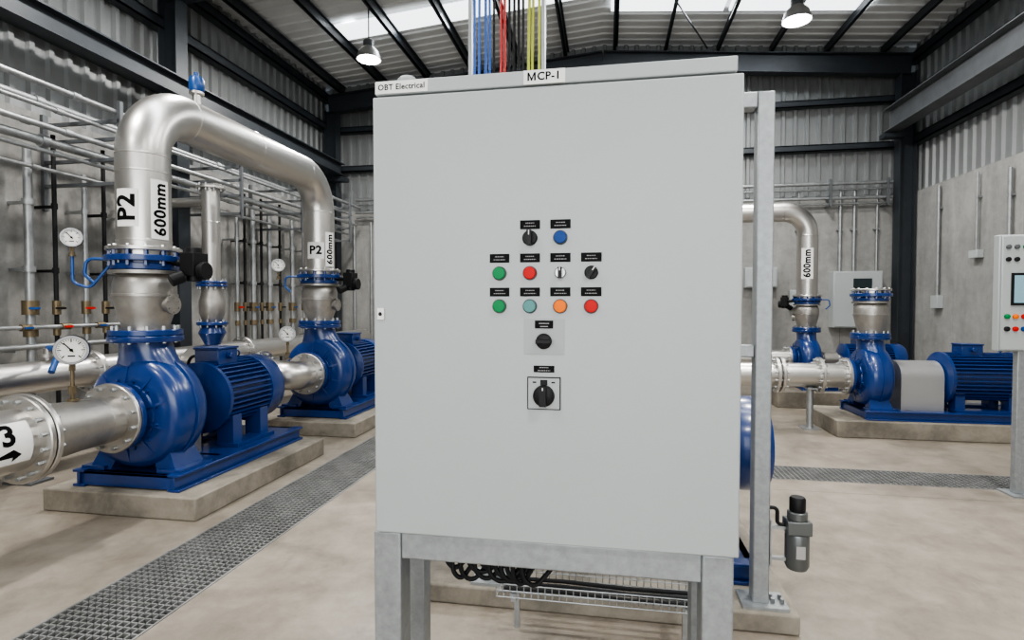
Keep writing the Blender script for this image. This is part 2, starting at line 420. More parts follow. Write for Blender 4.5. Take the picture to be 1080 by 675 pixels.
for x,y in ((2.72,8.75),(-4,5.4),(2.72,5.4),(-4,1.9),(2.72,1.9),(-4,-1.6),(2.72,-1.6)):  # only the first copy is in view; the others are unseen, added as lights
    copy_tree(hb,(x,y,roof(x)-LD-(.1 if x>0 else 0))); lamps.append((x,y))
def area(loc,rot,size,energy,col=(1,1,1),sy=None,shape='DISK'):
    l=bpy.data.lights.new('light','AREA'); l.energy=energy; l.size=size; l.shape=shape; l.color=col
    if sy: l.size_y=sy
    o=bpy.data.objects.new('light',l); COL.objects.link(o); o.location=loc; o.rotation_euler=rot; return o
for x,y in lamps: area((x,y,roof(x)-LD-.12),(0,0,0),.36,145,(1,.97,.93))
SK=105
area((-2.4,9.55,6.6),(0,0,0),4.6,SK,(.93,.97,1),.5,'RECTANGLE')
area((2.2,10.1,6.6),(0,0,0),4.2,SK,(.93,.97,1),.5,'RECTANGLE')
area((-2.4,3.55,6.6),(0,0,0),4.6,SK,(.93,.97,1),.6,'RECTANGLE')
area((2.2,3.55,6.6),(0,0,0),4.2,SK,(.93,.97,1),.6,'RECTANGLE')
mb=MB(); mb.box(-3,3,YF+.0,YF+.03,0,4.2); structure('front_fill_panel',mb,[mat('fill_panel_glow',(.85,.88,.9),.5,emit=.8)],'added glowing panel giving soft frontal light')  # glowing panel added behind the camera for soft frontal light
area((0,YF+.1,2.6),(math.radians(90),0,0),6,230,(.96,.98,1),3.2,'RECTANGLE')  # fill light added with the glowing panel, brightens the cabinet front

# ------------------------------------------------------------ gratings
M_galvd=mat('worn_galvanised_grating',(.27,.272,.265),.5,.5,nscale=4,namt=.3)
def grating(name,L,W,n_l,n_w):
    mb=MB(); 
    for i in range(n_w+1):
        x=-W/2+W*i/n_w; mb.box(x-.003,x+.003,0,L,-.03,0)
    for j in range(n_l+1):
        y=L*j/n_l; mb.box(-W/2,W/2,y-.0035,y+.0035,-.022,0)
    mb.box(-W/2-.012,-W/2,0,L,-.035,.002); mb.box(W/2,W/2+.012,0,L,-.035,.002); mb.box(-W/2,W/2,0,.006,-.035,.0)
    return finish(mb,name,[M_galvd],(0,0,0),smooth=False)
g=grating('floor_grating',.995,tx1-tx0-.03,24,13)
g['label']='galvanised steel bar grating over the floor drain'; g['category']='floor grating'; g['group']='drain gratings'
g.location=((tx0+tx1)/2,ty0+.005,0)
for i in range(1,12):
    o=g.copy(); COL.objects.link(o); o.location=((tx0+tx1)/2,ty0+.005+i,0)
g2=grating('floor_grating',.935,by1-by0-.03,22,10)
g2['label']='galvanised steel bar grating over the cross drain'; g2['category']='floor grating'; g2['group']='cross drain gratings'
g2.rotation_euler[2]=-math.pi/2; g2.location=(bx0+.01,(by0+by1)/2,0)
for i in range(1,6):
    o=g2.copy(); COL.objects.link(o); o.location=(bx0+.01+i*.94,(by0+by1)/2,0)

# ------------------------------------------------------------ control cabinet
cab=thing('control_cabinet','large light grey steel pump control cabinet on a galvanised stand','control cabinet',(-.19,2.0,0))
mb=MB(); mb.box(-.79,.398,1.832,2.2,.76,2.27); mb.box(-.79,.395,1.806,2.2,2.272,2.32)
part(cab,'cabinet_body',mb,[M_cab],bevel=.004)
door=part(cab,'door',MB().box(-.797,.413,1.8,1.829,.755,2.264),[M_cab],bevel=.006)
def sub(name,mb,mats,label=None,bevel=0): return part(door,name,mb,mats,label,bevel)
def pbutton(x,z,m,lab):
    mb=MB(); mb.lathe([(.0235,0),(.0235,.007),(.022,.009),(.0205,.009)],(x,1.8,z),(0,-1,0),28,0)
    mb.lathe([(.0205,.007),(.0205,.015),(.0185,.018),(.0,.019)],(x,1.8,z),(0,-1,0),28,1)
    sub('push_button',mb,[M_bezel,m],lab)
def selector(x,z,ang,r=.02,chrome=False):
    mb=MB(); mb.lathe([(r,0),(r,.008),(r*.85,.012),(0,.012)],(x,1.8,z),(0,-1,0),28,0)
    R=Matrix.Rotation(ang,3,'Y')
    mb.box(x-r*.3,x+r*.3,1.765,1.79,z-r*.95,z+r*.95,1,rot=R)
    mb.box(x-.0015,x+.0015,1.764,1.7655,z+r*.3,z+r*.9,2,rot=R,piv=(x,1.77,z))
    sub('selector_switch',mb,[M_chrome if chrome else M_black,M_black,M_white],'black rotary selector switch',bevel=.001)
def plate(x,z,w=.066,h=.029):
    mb=MB(); mb.box(x-w/2,x+w/2,1.7975,1.8,z-h/2,z+h/2,0)
    for k,(a,b) in enumerate(((-.22,.22),(-.3,.3))):
        zz=z+.005-k*.010; xx=x+a*w
        while xx<x+b*w:
            l=random.uniform(.003,.006); mb.box(xx,min(xx+l,x+b*w),1.797,1.7975,zz-.0015,zz+.0015,1); xx+=l+.002
    sub('name_plate',mb,[M_plate,M_mark],'small black engraved name plate')
XC=[-.352,-.25,-.15,-.05]
z1,z2,z3=1.771,1.656,1.547
selector(-.25,z1,0,.025); plate(-.25,1.815); pbutton(-.15,z1,M_bbut,'blue push button'); plate(-.15,1.815)
pbutton(XC[0],z2,M_green,'green push button'); pbutton(XC[1],z2,M_red,'red push button')
selector(XC[2],z2,0,.019,True); selector(XC[3],z2,.6,.022)
pbutton(XC[0],z3,M_green,'green push button'); pbutton(XC[1],z3,M_teal,'pale teal push button')
pbutton(XC[2],z3,M_orange,'orange push button'); pbutton(XC[3],z3,M_red,'red push button')
for x in XC: plate(x,1.706); plate(x,1.594)
sub('switch_plate',MB().box(-.27,-.136,1.7985,1.8,1.388,1.505),[M_cab2],bevel=.0005)
mb=MB(); mb.box(-.233,-.173,1.7955,1.7985,1.474,1.5,0); mb.box(-.22,-.186,1.795,1.7955,1.489,1.492,1); mb.box(-.216,-.19,1.795,1.7955,1.479,1.482,1)
sub('name_plate',mb,[M_plate,M_mark],'small black engraved name plate')
mb=MB(); mb.lathe([(.026,0),(.026,.01),(.02,.014),(0,.014)],(-.203,1.797,1.432),(0,-1,0),28); mb.box(-.228,-.178,1.765,1.785,1.425,1.439)
sub('rotary_switch',mb,[M_black],'black rotary isolator knob',.002)
plate(-.203,1.34,.068,.022)
mb=MB(); mb.box(-.258,-.148,1.795,1.8,1.206,1.314,0); mb.box(-.2545,-.1515,1.793,1.795,1.2095,1.3105,1); mb.box(-.215,-.191,1.7925,1.793,1.287,1.305,0)
mb.lathe([(.036,0),(.034,.014),(.028,.018),(0,.018)],(-.203,1.793,1.252),(0,-1,0),32,0); mb.box(-.214,-.192,1.752,1.78,1.222,1.287,0)
mb.box(-.24,-.228,1.7925,1.793,1.294,1.299,0); mb.box(-.178,-.166,1.7925,1.793,1.294,1.299,0)
mb.box(-.2045,-.2015,1.7515,1.752,1.275,1.284,2)
sub('main_isolator_switch',mb,[M_black,mat('pale_grey_plate',(.36,.38,.38),.45),M_white],'black main isolator handle on a pale square plate',.002)
mb=MB(); mb.box(-.782,-.757,1.792,1.8,1.5,1.54,0); mb.lathe([(.007,0),(.007,.003),(0,.003)],(-.77,1.792,1.52),(0,-1,0),16,1)
sub('door_lock',mb,[M_white,M_black],'pale square quarter-turn lock',.002)
lp=part(cab,'sign_plate',MB().box(-.272,-.136,1.8,1.806,2.272,2.317),[M_white],'white plate with black lettering')
flat_text(lp,'CP-1',.036,(-.189,1.7985,2.2945),.022,capM=True)
lp=part(cab,'sign_plate',MB().box(-.788,-.60,1.803,1.806,2.275,2.315),[M_white],'pale plate with black lettering')
flat_text(lp,'OBT Electrical',.027,(-.694,1.802,2.295),.018)
def leg(x0,x1,y0,y1):
    mb=MB(); mb.box(x0,x1,y0,y1,0,.75); part(cab,'stand_leg',mb,[M_frame],'galvanised square stand leg',bevel=.006)
LX=-.812
leg(LX,LX+.1,1.82,1.92); leg(.305,.402,1.82,1.92); leg(LX,LX+.085,2.115,2.2); leg(.315,.4,2.115,2.2)
part(cab,'stand_rail',MB().box(LX+.1,.305,1.825,1.915,.655,.75),[M_frame],'galvanised stand rail',bevel=.006)
part(cab,'stand_rail',MB().box(LX+.085,.315,2.12,2.195,.655,.745),[M_frame],'galvanised stand rail',bevel=.006)
for x0,x1 in ((LX+.005,LX+.08),(.32,.395)):
    part(cab,'stand_rail',MB().box(x0,x1,1.92,2.115,.655,.745),[M_frame],'galvanised stand rail',bevel=.006)
mb=MB(); mb.box(-.75,-.69,1.88,1.94,2.32,2.335); mb.lathe([(.038,0),(.038,.02),(.026,.034),(0,.038)],(-.71,1.91,2.335),(0,0,1),20)
part(cab,'vent_cap',mb,[M_cab2],'small grey breather cap')
for i in range(12):
    x=-.62+i*.026; dz=random.random()*.06; w=random.uniform(.7,1.3)
    pts=[(x,2.03+random.random()*.05,.77),(x+.01,2.02,.66),(x+.03*w,1.99,.59-dz),(x+.07*w,2.0,.56-dz),(x+.12*w,2.03,.59-dz*.5),(x+.15*w,2.08,.66),(x+.16*w,2.09,.77)]
    mb=MB(); mb.tube(arc_path(pts,.05,4),.009,n=8)
    single('power_cable',mb,[M_rub],'black cable looped under the grey cabinet','cable',group='cables under the cabinet')
mb=MB(); TY=2.47; TZ=.2; TX0,TX1=-.5,.44
for i in range(30): 
    x=TX0+i*(TX1-TX0)/29; mb.tube([(x,TY,TZ+.06),(x,TY,TZ),(x,TY+.2,TZ),(x,TY+.2,TZ+.06)],.0028,n=6)
for y,z in ((0,.06),(0,.03),(0,0),(.05,0),(.1,0),(.15,0),(.2,0),(.2,.03),(.2,.06)): mb.tube([(TX0,TY+y,TZ+z),(TX1,TY+y,TZ+z)],.0028,n=6)
for x in (-.42,.36): mb.box(x-.012,x+.012,TY,TY+.2,TZ-.02,TZ-.002); mb.box(x-.012,x+.012,TY+.1,TY+.125,0,TZ-.01)
single('wire_cable_tray',mb,[M_galv],'galvanised wire mesh cable tray under the cabinet','cable tray')
for i in range(3):
    y=TY+.05+i*.05; mb=MB(); mb.tube([(TX0+.02,y,TZ+.014),(-.2,y+.01,TZ+.014),(.1,y-.008,TZ+.014),(TX1-.02,y,TZ+.014)],.010,n=8)
    single('power_cable',mb,[M_rub],'black cable lying in the wire tray','cable',group='cables in the wire tray')
# cable riser
lad=thing('cable_ladder','galvanised vertical cable ladder rising from the cabinet','cable ladder',(-.37,2.05,2.32))
for x in (-.51,-.235):
    part(lad,'side_rail',MB().box(x-.006,x+.006,2.03,2.08,2.32,6.75),[M_galv])
for i in range(14):
    z=2.85+i*.3; part(lad,'rung',MB().box(-.504,-.241,2.055,2.075,z,z+.02),[M_galv])
cb=[(0,M_cblue,'blue'),(1,M_cblue,'blue'),(2.2,M_cblue,'blue'),(3.1,M_cblue,'blue'),(4,M_rub,'black'),(5.3,M_cred,'red'),(6,M_cred,'red'),(7,M_rub,'black'),(8.1,M_rub,'black'),(8.8,M_rub,'black'),(10,M_rub,'black'),(11,M_cyel,'yellow-green'),(11.8,M_cyel,'yellow-green'),(13,M_cyel,'yellow-green')]
for i,m,c in cb:
    x=-.49+i*.0185; y=2.035-random.random()*.01
    pts=[(x,y-.015,2.32)]+[(x+random.uniform(-.003,.003),y+random.uniform(-.006,.004),2.45+.35*k) for k in range(12)]
    mb=MB(); mb.tube(pts,random.choice((.0045,.0055,.005)),n=8)
    single('power_cable',mb,[m],c+' cable rising from the cabinet top','cable',group='coloured riser cables')

# plinths + rear frame
def plinth(x0,x1,y0,y1,h,lab):
    mb=MB(); mb.box(x0,x1,y0,y1,0,h)
    return single('concrete_plinth',mb,[M_plinth],lab,'plinth',bevel=.012,loc=((x0+x1)/2,(y0+y1)/2,0))
plinth(-1.0,.9,2.72,4.1,.1,'low concrete plinth behind the control cabinet')
fr=thing('support_frame','tall galvanised steel frame standing behind the cabinet','frame',(.05,2.82,.1))
for x in (.738,-.6):
    mb=MB(); mb.box(x-.038,x+.038,2.78,2.855,.112,2.56); part(fr,'post',mb,[M_frame],bevel=.006)
    mb=MB(); mb.box(x-.09,x+.12,2.74,2.9,.1,.115,0); mb.bolts((x+.08,2.82,.12),(0,0,1),.03,4,.01,.03,1); part(fr,'base_plate',mb,[M_frame,M_galv])
part(fr,'top_rail',MB().box(-.56,.699,2.78,2.855,2.485,2.56),[M_frame],bevel=.006)
part(fr,'cross_rail',MB().box(-.56,.699,2.79,2.845,1.3,1.36),[M_frame],bevel=.006)

# filter regulator
fg=thing('air_filter_regulator','grey and black compressed-air filter regulator bracketed to the frame','filter regulator',(.9,2.79,.28))
X,Y=.9,2.79
part(fg,'filter_bowl',MB().lathe([(.02,0),(.045,.01),(.054,.03),(.054,.17),(.05,.18)],(X,Y,.285),(0,0,1),28),[M_bowl])
part(fg,'head_block',MB().box(X-.055,X+.055,Y-.045,Y+.045,.465,.53).lathe([(.045,0),(.045,.04)],(X,Y,.53),(0,0,1),24),[M_bowl],bevel=.005)
part(fg,'adjusting_knob',MB().lathe([(.034,0),(.036,.01),(.036,.06),(.03,.068),(0,.068)],(X,Y,.57),(0,0,1),20),[M_black])
part(fg,'air_hose',MB().tube(arc_path([(X-.05,Y,.5),(X-.09,Y,.5),(X-.09,Y,.58),(X-.13,Y,.58)],.03),.009,n=10),[M_black])
part(fg,'mounting_bracket',MB().box(.778,X-.04,Y-.012,Y+.012,.33,.345).box(.778,X-.05,Y-.012,Y+.012,.48,.495).box(.777,.785,Y-.01,Y+.03,.3,.52),[M_galv])
part(fg,'rating_plate',MB().box(X-.02,X+.02,Y-.056,Y-.052,.36,.42),[M_alu])

# ------------------------------------------------------------ pump
def pump(name_label,loc,rz=0,s=1,ah=.56,g0=.26,g1=.5,m1=1.4,mR=.31,silver=False,group=None,b1=1.45):
    P=thing('pump',name_label,'pump',loc,rz=rz,scale=s,group=group)
    W=.41
    mb=MB()
    for sx in (-1,1):
        mb.box(sx*W-.05,sx*W+.05,-.22,b1,0,.02); mb.box(sx*W-.05,sx*W+.05,-.22,b1,.11,.13); mb.box(sx*W-.012,sx*W+.012,-.22,b1,.02,.11)
    for y in (-.2,.35,.9,b1-.05): mb.box(-W,W,y,y+.05,.01,.12)
    mb.box(-W,W,-.2,b1,.095,.12)
    part(P,'base_frame',mb,[M_blue],world=False,bevel=.004)
    mb=MB(); c=(0,0,ah)
    def sc(r,dv):
        a=math.atan2(dv.z,dv.x)
        t=((a-math.pi/2)%(2*math.pi))/(2*math.pi)
        f=min(1,max(0,(r-.2)/.16)); return r*(1+f*(-.05+.10*t))
    prof=[(.165,-.3),(.165,-.265),(.175,-.235),(.20,-.215),(.235,-.208),(.24,-.195),(.285,-.19),(.34,-.182),(.375,-.17),(.405,-.145),(.422,-.11),(.43,-.07),(.433,-.02),(.433,.02),(.43,.07),(.421,.105),(.402,.138),(.37,.16),(.33,.17),(.275,.178),(.27,.2),(.23,.205),(.21,.225),(.19,.24),(.15,.25),(.12,.28)]
    mb.lathe(prof,c,(0,1,0),80,0,fn=sc)
    mb.lathe([(.425,-.012),(.447,-.009),(.447,.009),(.425,.012)],c,(0,1,0),80,0,fn=sc)
    # radial cast ribs on both faces
    for k in range(10):
        a=2*math.pi*(k+.5)/10; R=Matrix.Rotation(-a,3,'Y')
        o=len(mb.v)
        mb.add([Vector((x,y,z)) for x,y,z in ((.2,-.222,-.008),(.36,-.180,-.008),(.36,-.15,-.008),(.2,-.15,-.008),(.2,-.222,.008),(.36,-.180,.008),(.36,-.15,.008),(.2,-.15,.008))],[(0,1,2,3),(4,5,6,7),(0,1,5,4),(1,2,6,5),(2,3,7,6),(3,0,4,7)])
        for i in range(o,len(mb.v)): mb.v[i]=R@mb.v[i]+Vector((0,0,ah))
    mb.loft([(.03,0,ah+.22,.30,.168),(.028,0,ah+.30,.275,.168),(.022,0,ah+.37,.245,.168),(.013,0,ah+.43,.215,.168),(.005,0,ah+.48,.195,.17),(0,0,ah+.52,.185,.175),(0,0,ah+.56,.185,.178)],40)
    mb.lathe([(.25,-.02),(.255,-.01),(.255,.02),(.25,.025)],(0,0,ah+.56),(0,0,1),36)
    mb.lathe([(.25,-.02),(.255,-.015),(.255,.015),(.25,.02)],(0,-.29,ah),(0,1,0),36)
    mb.bolts((0,.19,ah),(0,1,0),.25,14,.014,.03,0); mb.bolts((0,-.195,ah),(0,1,0),.262,12,.012,.03,0)
    for sx in (-1,1):
        mb.add([(sx*.26,-.11,ah-.2),(sx*.26,.11,ah-.2),(sx*.38,.15,.12),(sx*.38,-.15,.12),(sx*.14,-.1,ah-.28),(sx*.14,.1,ah-.28),(sx*.2,.14,.12),(sx*.2,-.14,.12)],
               [(0,1,2,3),(4,5,6,7),(0,1,5,4),(1,2,6,5),(2,3,7,6),(3,0,4,7)])
        mb.box(sx*.33-.1,sx*.33+.1,-.17,.17,.12,.15)
    mb.bolts((0,0,ah+.565),(0,0,1),.22,12,.015,.07,1)
    part(P,'volute_casing',mb,[M_blue,M_galv],world=False)
    if silver:
        mb=MB(); n=12; vs=[];fs=[]
        for y in (g0+.04,g1):
            vs+=[(-.25,y,.12)]+[(.25*math.cos(math.pi-math.pi*i/n),y,ah+.02+.22*math.sin(math.pi*i/n)) for i in range(n+1)]+[(.25,y,.12)]
        k=n+3
        for i in range(k-1): fs.append((i,i+1,k+i+1,k+i))
        fs.append(tuple(range(k))); fs.append(tuple(range(2*k-1,k-1,-1)))
        mb.add(vs,fs); part(P,'coupling_guard',mb,[M_alu],'silver sheet-metal coupling guard',world=False)
    else:
        mb=MB(); mb.lathe([(.12,g0),(.12,g0+.03),(.15,g0+.04),(.15,g1-.05),(.1,g1-.04),(.1,g1+.02)],(0,0,ah),(0,1,0),28)
        mb.box(-.1,.1,g0+.05,g1-.05,.12,ah-.1)
        part(P,'coupling_guard',mb,[M_sscast],'bare metal coupling guard',world=False)
    m0=g1; mot=MB(); r=mR-.05; e=m1-.24
    mot.lathe([(.12,m0),(.2,m0),(.26,m0+.03),(mR*1.02,m0+.05),(mR*1.02,m0+.09),(r,m0+.095),(r,e),(mR,e+.0),(mR,e+.02)],(0,0,ah),(0,1,0),48)
    for i in range(40):
        a=2*math.pi*i/40
        if math.sin(a)<-.75 : continue
        R=Matrix.Rotation(-a,3,'Y')
        mot.box(r-.01,mR+.005,m0+.09,e,-.007,.007,0,rot=R,piv=(0,0,0))
        for k in range(len(mot.v)-8,len(mot.v)): mot.v[k]=mot.v[k]+Vector((0,0,ah))
    for sx in (-1,1):
        mot.box(sx*.2-.08,sx*.2+.08,m0+.12,m0+.24,.12,ah-.16); mot.box(sx*.2-.08,sx*.2+.08,e-.15,e-.03,.12,ah-.16)
        mot.box(sx*.25-.09,sx*.25+.09,m0+.1,e-.02,.12,.155)
    part(P,'motor_body',mot,[M_blue],'ribbed blue electric motor',world=False)
    mb=MB(); mb.lathe([(mR+.012,e+.0),(mR+.015,e+.02),(mR+.015,m1-.05),(mR-.01,m1-.01),(mR-.05,m1),(.2,m1),(.19,m1-.008),(.05,m1-.008),(.04,m1),(0,m1)],(0,0,ah),(0,1,0),44)
    part(P,'fan_cowl',mb,[M_blue],'smooth blue fan cowl',world=False)
    mb=MB(); yc=(m0+e)/2-.05; mb.box(-.12,.12,yc-.13,yc+.13,ah+mR-.04,ah+mR+.11); mb.box(-.13,.13,yc-.14,yc+.14,ah+mR+.11,ah+mR+.13)
    mb.cyl((.12,yc,ah+mR+.05),(.17,yc,ah+mR+.05),.03,n=12)
    part(P,'terminal_box',mb,[M_blue],world=False,bevel=.006)
    mb=MB(); mb.cyl((0,e-.1,ah+mR-.02),(0,e-.1,ah+mR+.02),.01,n=8); mb.tube([(0.03*math.cos(a*math.pi/8),e-.1,ah+mR+.045+.03*math.sin(a*math.pi/8)) for a in range(17)],.008,n=6)
    part(P,'lifting_eye',mb,[M_blue],world=False)
    mb=MB(); mb.tube(arc_path([(-.13,yc,ah+mR+.05),(-.3,yc+.02,ah+mR+.03),(-.37,yc+.06,ah+.1),(-.36,yc+.1,.15)],.1,6),.014,n=8)
    part(P,'motor_cable',mb,[M_rub],'black motor supply cable',world=False)
    return P
PX=-3.55; PY1=3.75; PY2=6.39; HP=.17
plinth(-4.19,-2.89,3.45,5.27,HP,'concrete plinth carrying a blue pump')
plinth(-4.19,-2.89,5.98,7.95,HP,'concrete plinth carrying a second blue pump')
p1=pump('blue centrifugal pump and ribbed motor on a base frame',(PX,PY1,HP))
p2=copy_tree(p1,(PX,PY2,HP),label='blue centrifugal pump and motor below the steel riser')
def valve(label,loc,s=1,rz=0,short=False):
    V=thing('pipe_valve',label,'valve',loc,rz=rz,scale=s)
    mb=MB(); mb.flange((0,0,.025),(0,0,1),.25,.045,0,12,1,.016); part(V,'lower_flange',mb,[M_blue,M_galv],world=False)
    mb=MB(); mb.lathe([(.165,.045),(.165,.09),(.185,.15),(.205,.24),(.215,.298),(.222,.302),(.222,.322),(.215,.326),(.215,.40),(.2,.45),(.18,.47),(.24,.475),(.24,.5),(.2,.505)],(0,0,0),(0,0,1),40)
    part(V,'valve_body',mb,[M_sscast],'cast stainless valve body',world=False)
    mb=MB(); mb.lathe([(.06,0),(.06,.05),(.075,.05),(.075,.07),(0,.07)],(.18,-.0,.24),(1,0,0),20); mb.bolts((.245,0,.24),(1,0,0),.055,6,.008,.03,0)
    part(V,'inspection_port',mb,[M_sscast],world=False)
    mb=MB(); mb.flange((0,0,.53),(0,0,1),.225,.05,0,12,1,.015); mb.lathe([(.26,.57),(.265,.575),(.265,.61),(.26,.615)],(0,0,0),(0,0,1),40,0)
    mb.bolts((0,0,.6),(0,0,1),.225,12,.017,.13,0); mb.lathe([(.2,.55),(.2,.575)],(0,0,0),(0,0,1),30,0)
    part(V,'upper_flange',mb,[M_blue,M_galv],world=False)
    mb=MB(); mb.lathe([(.25,.65),(.255,.655),(.255,.675),(.25,.68)],(0,0,0),(0,0,1),40,0); mb.lathe([(.2,.61),(.2,.65)],(0,0,0),(0,0,1),30,0)
    mb.bolts((0,0,.665),(0,0,1),.22,12,.014,.06,0)
    part(V,'top_flange',mb,[M_ss],'stainless pipe flange',world=False)
    if not short:
        mb=MB(); mb.cyl((.2,.03,.57),(.36,.05,.56),.028,n=12); mb.box(.33,.45,-.03,.13,.46,.64); mb.cyl((.39,.05,.42),(.39,.05,.68),.055,n=16)
        mb.cyl((.45,.05,.5),(.5,.05,.5),.07,n=16); mb.cyl((.36,-.03,.46),(.31,-.10,.42),.05,n=14)
        part(V,'valve_actuator',mb,[M_black],'black gear actuator',world=False,bevel=.004)
        mb=MB(); mb.tube(arc_path([(-.2,-.1,.59),(-.36,-.16,.59),(-.37,-.17,.47),(-.3,-.15,.40)],.05),.012,n=10); part(V,'blue_air_tube',mb,[M_blue2],world=False)
    return V
ZV=HP+.56+.585
va=valve('cast stainless check valve with blue flanges above the pump',(PX,PY1,ZV),1)
vb=copy_tree(va,(PX,PY2,ZV))
ZP=ZV+.68
def seam(mb,c,ax,r,mi=0):
    mb.lathe([(r,-.008),(r+.0025,-.005),(r+.0025,.005),(r,.008)],c,ax,36,mi)
ZT=3.12; RP=.185
up=thing('discharge_pipe','large stainless steel arched discharge pipe joining two pumps','pipe',(PX,PY1,ZP))
mb=MB(); mb.tube(arc_path([(PX,PY1,ZP),(PX,PY1,ZT),(PX,PY2,ZT),(PX,PY2,ZP)],.42,16),RP,n=48)
for c,a in (((PX,PY1,ZT-.42),(0,0,1)),((PX,PY1+.42,ZT),(0,1,0)),((PX,PY2-.42,ZT),(0,1,0)),((PX,PY2,ZT-.42),(0,0,1)),((PX,PY1,ZP+.05),(0,0,1)),((PX,PY1+1.3,ZT),(0,1,0)),((PX,PY1,ZT-.55),(0,0,1))): seam(mb,c,a,RP)
part(up,'pipe_run',mb,[M_ss])
def az(d): d=math.radians(d); return (math.cos(d),math.sin(d),0)
cyl_label(up,[('P2',.19,0,0)],(PX,PY1,2.28),(0,0,1),az(-84),RP,.085,.14)
cyl_label(up,[('600mm',.125,0,0)],(PX,PY1,2.28),(0,0,1),az(-12),RP,.07,.225)
cyl_label(up,[('P2',.14,0,0)],(PX,PY2,2.22),(0,0,1),az(-74),RP,.1,.1,'up')
cyl_label(up,[('600mm',.115,0,0)],(PX,PY2,2.24),(0,0,1),az(-18),RP,.065,.21)
vt=thing('air_vent_valve','blue-capped air vent on top of the arched pipe','valve',(PX,4.33,ZT+RP))
z=ZT+RP-.01
part(vt,'vent_stub',MB().cyl((PX,4.33,z),(PX,4.33,z+.12),.035,n=16).lathe([(.06,0),(.06,.02)],(PX,4.33,z+.1),(0,0,1),20),[M_ss])
part(vt,'vent_cap',MB().lathe([(.05,0),(.062,.02),(.062,.1),(.05,.13),(.02,.14),(.02,.17),(0,.17)],(PX,4.33,z+.12),(0,0,1),20),[M_blue2],'blue vent cap')
AZ=HP+.56
sp=thing('suction_pipe','stainless suction pipe with bolted flanges entering the pump','pipe',(PX,2.6,0))
y0=PY1-.31; YL=2.8; RS=.19
mb=MB(); mb.lathe([(.165,0),(.165,-.03),(.17,-.1),(.172,-.3),(.185,-.5),(RS,-(y0-YL)+.02)],(PX,y0,AZ),(0,1,0),40); seam(mb,(PX,y0-.14,AZ),(0,1,0),.17)
part(sp,'reducer',mb,[M_sscast],'rough stainless reducer')
mb=MB(); mb.tube([(PX,YL,AZ),(PX,YL-1,AZ),(PX,YF+.3,AZ)],RS,n=40); seam(mb,(PX,YL-.5,AZ),(0,1,0),RS); part(sp,'pipe_run',mb,[M_ss])
mb=MB(); mb.flange((PX,y0-.02,AZ),(0,1,0),.255,.03,0,12,1,.015); part(sp,'pipe_flange',mb,[M_ss,M_galv])
mb=MB(); mb.flange((PX,YL+.025,AZ),(0,1,0),.275,.035,0,16,1,.014); part(sp,'pipe_flange',mb,[M_ss,M_galv])
mb=MB(); mb.flange((PX,YL-.02,AZ),(0,1,0),.275,.035,0,16,1,.014); part(sp,'pipe_flange',mb,[M_ss,M_galv])
for yy in (1.2,-1.5):
    mb=MB(); mb.cyl((PX,yy,AZ-.18),(PX,yy,0),.04,n=16); mb.box(PX-.1,PX+.1,yy-.1,yy+.1,0,.015)
    part(sp,'pipe_support',mb,[M_midst])
cyl_label(sp,[('3',.17,.02,.045),('ARROW',.12,.02,-.07)],(PX,2.57,AZ),(0,1,0),(.97,0,.12),RS,.125,.15)
def elbowpipe(label,pts,rad,r,flanges,loc,sup=()):
    t=thing('suction_pipe',label,'pipe',loc)
    mb=MB(); mb.tube(arc_path(pts,rad,10),r,n=32); part(t,'pipe_run',mb,[M_ss])
    for c,a in flanges: mb=MB(); mb.flange(c,a,r*1.5,.04,0,12,1,.013); part(t,'pipe_flange',mb,[M_ss,M_galv])
    for c in sup:
        mb=MB(); mb.cyl((c[0],c[1],0),(c[0],c[1],c[2]-r*.9),.04,n=14); mb.box(c[0]-.1,c[0]+.1,c[1]-.1,c[1]+.1,0,.015)
        mb.box(c[0]-.06,c[0]+.06,c[1]-.1,c[1]+.1,c[2]-r-.02,c[2]-r+.0); part(t,'pipe_support',mb,[M_galv])
    return t
elbowpipe('stainless suction pipe branching from the wall header',[(PX,PY2-.31,AZ),(PX,PY2-.62,AZ),(-4.86,PY2-.62,AZ+.16)],.2,.165,[((PX,PY2-.34,AZ),(0,1,0)),((PX-.4,PY2-.62,AZ+.05),(1,0,-.12))],(PX,PY2-.4,0),sup=[(-4.4,PY2-.62,AZ+.1)])
hd=thing('header_pipe','long pale stainless header pipe running beside the pumps','pipe',(-5.0,6,0))
part(hd,'pipe_run',MB().cyl((-5.0,-2,.91),(-5.0,10.8,.91),.145,n=36),[M_ss])
for y in (3.3,4.6,5.4,6.9,8.6):
    mb=MB(); mb.flange((-5,y,.91),(0,1,0),.205,.05,0,12,1,.013); part(hd,'pipe_flange',mb,[M_ss,M_galv])
for y in (0,2,4,6.5,8.5,10.5):
    mb=MB(); mb.box(-5.05,-4.95,y-.04,y+.04,.02,.78); mb.box(-5.15,-4.85,y-.1,y+.1,0,.02); part(hd,'pipe_support',mb,[M_midst])
lv=thing('lever_valve','blue lever valve on the header pipe','valve',(-5,4.25,1.05))
part(lv,'valve_stem',MB().cyl((-5,4.2,1.054),(-5,4.2,1.16),.04,n=14).lathe([(.07,0),(.07,.03)],(-5,4.2,1.08),(0,0,1),16),[M_sscast])
part(lv,'lever',MB().tube(arc_path([(-5,4.2,1.16),(-4.8,4.15,1.16),(-4.55,3.9,1.12),(-4.5,3.8,1.0)],.08),.025,n=12),[M_blue2],'blue lever handle')
t3=thing('riser_pipe','slim straight stainless riser pipe with valve behind the motor','pipe',(-4.95,6.25,0))
X,Y=-4.95,6.25
mb=MB(); mb.cyl((X,Y,1.8),(X,Y,3.02),.105,n=28); seam(mb,(X,Y,2.6),(0,0,1),.105); mb.tube([(X,Y,2.86),(X-1.2,Y,2.86)],.06,n=18); part(t3,'pipe_run',mb,[M_ss])
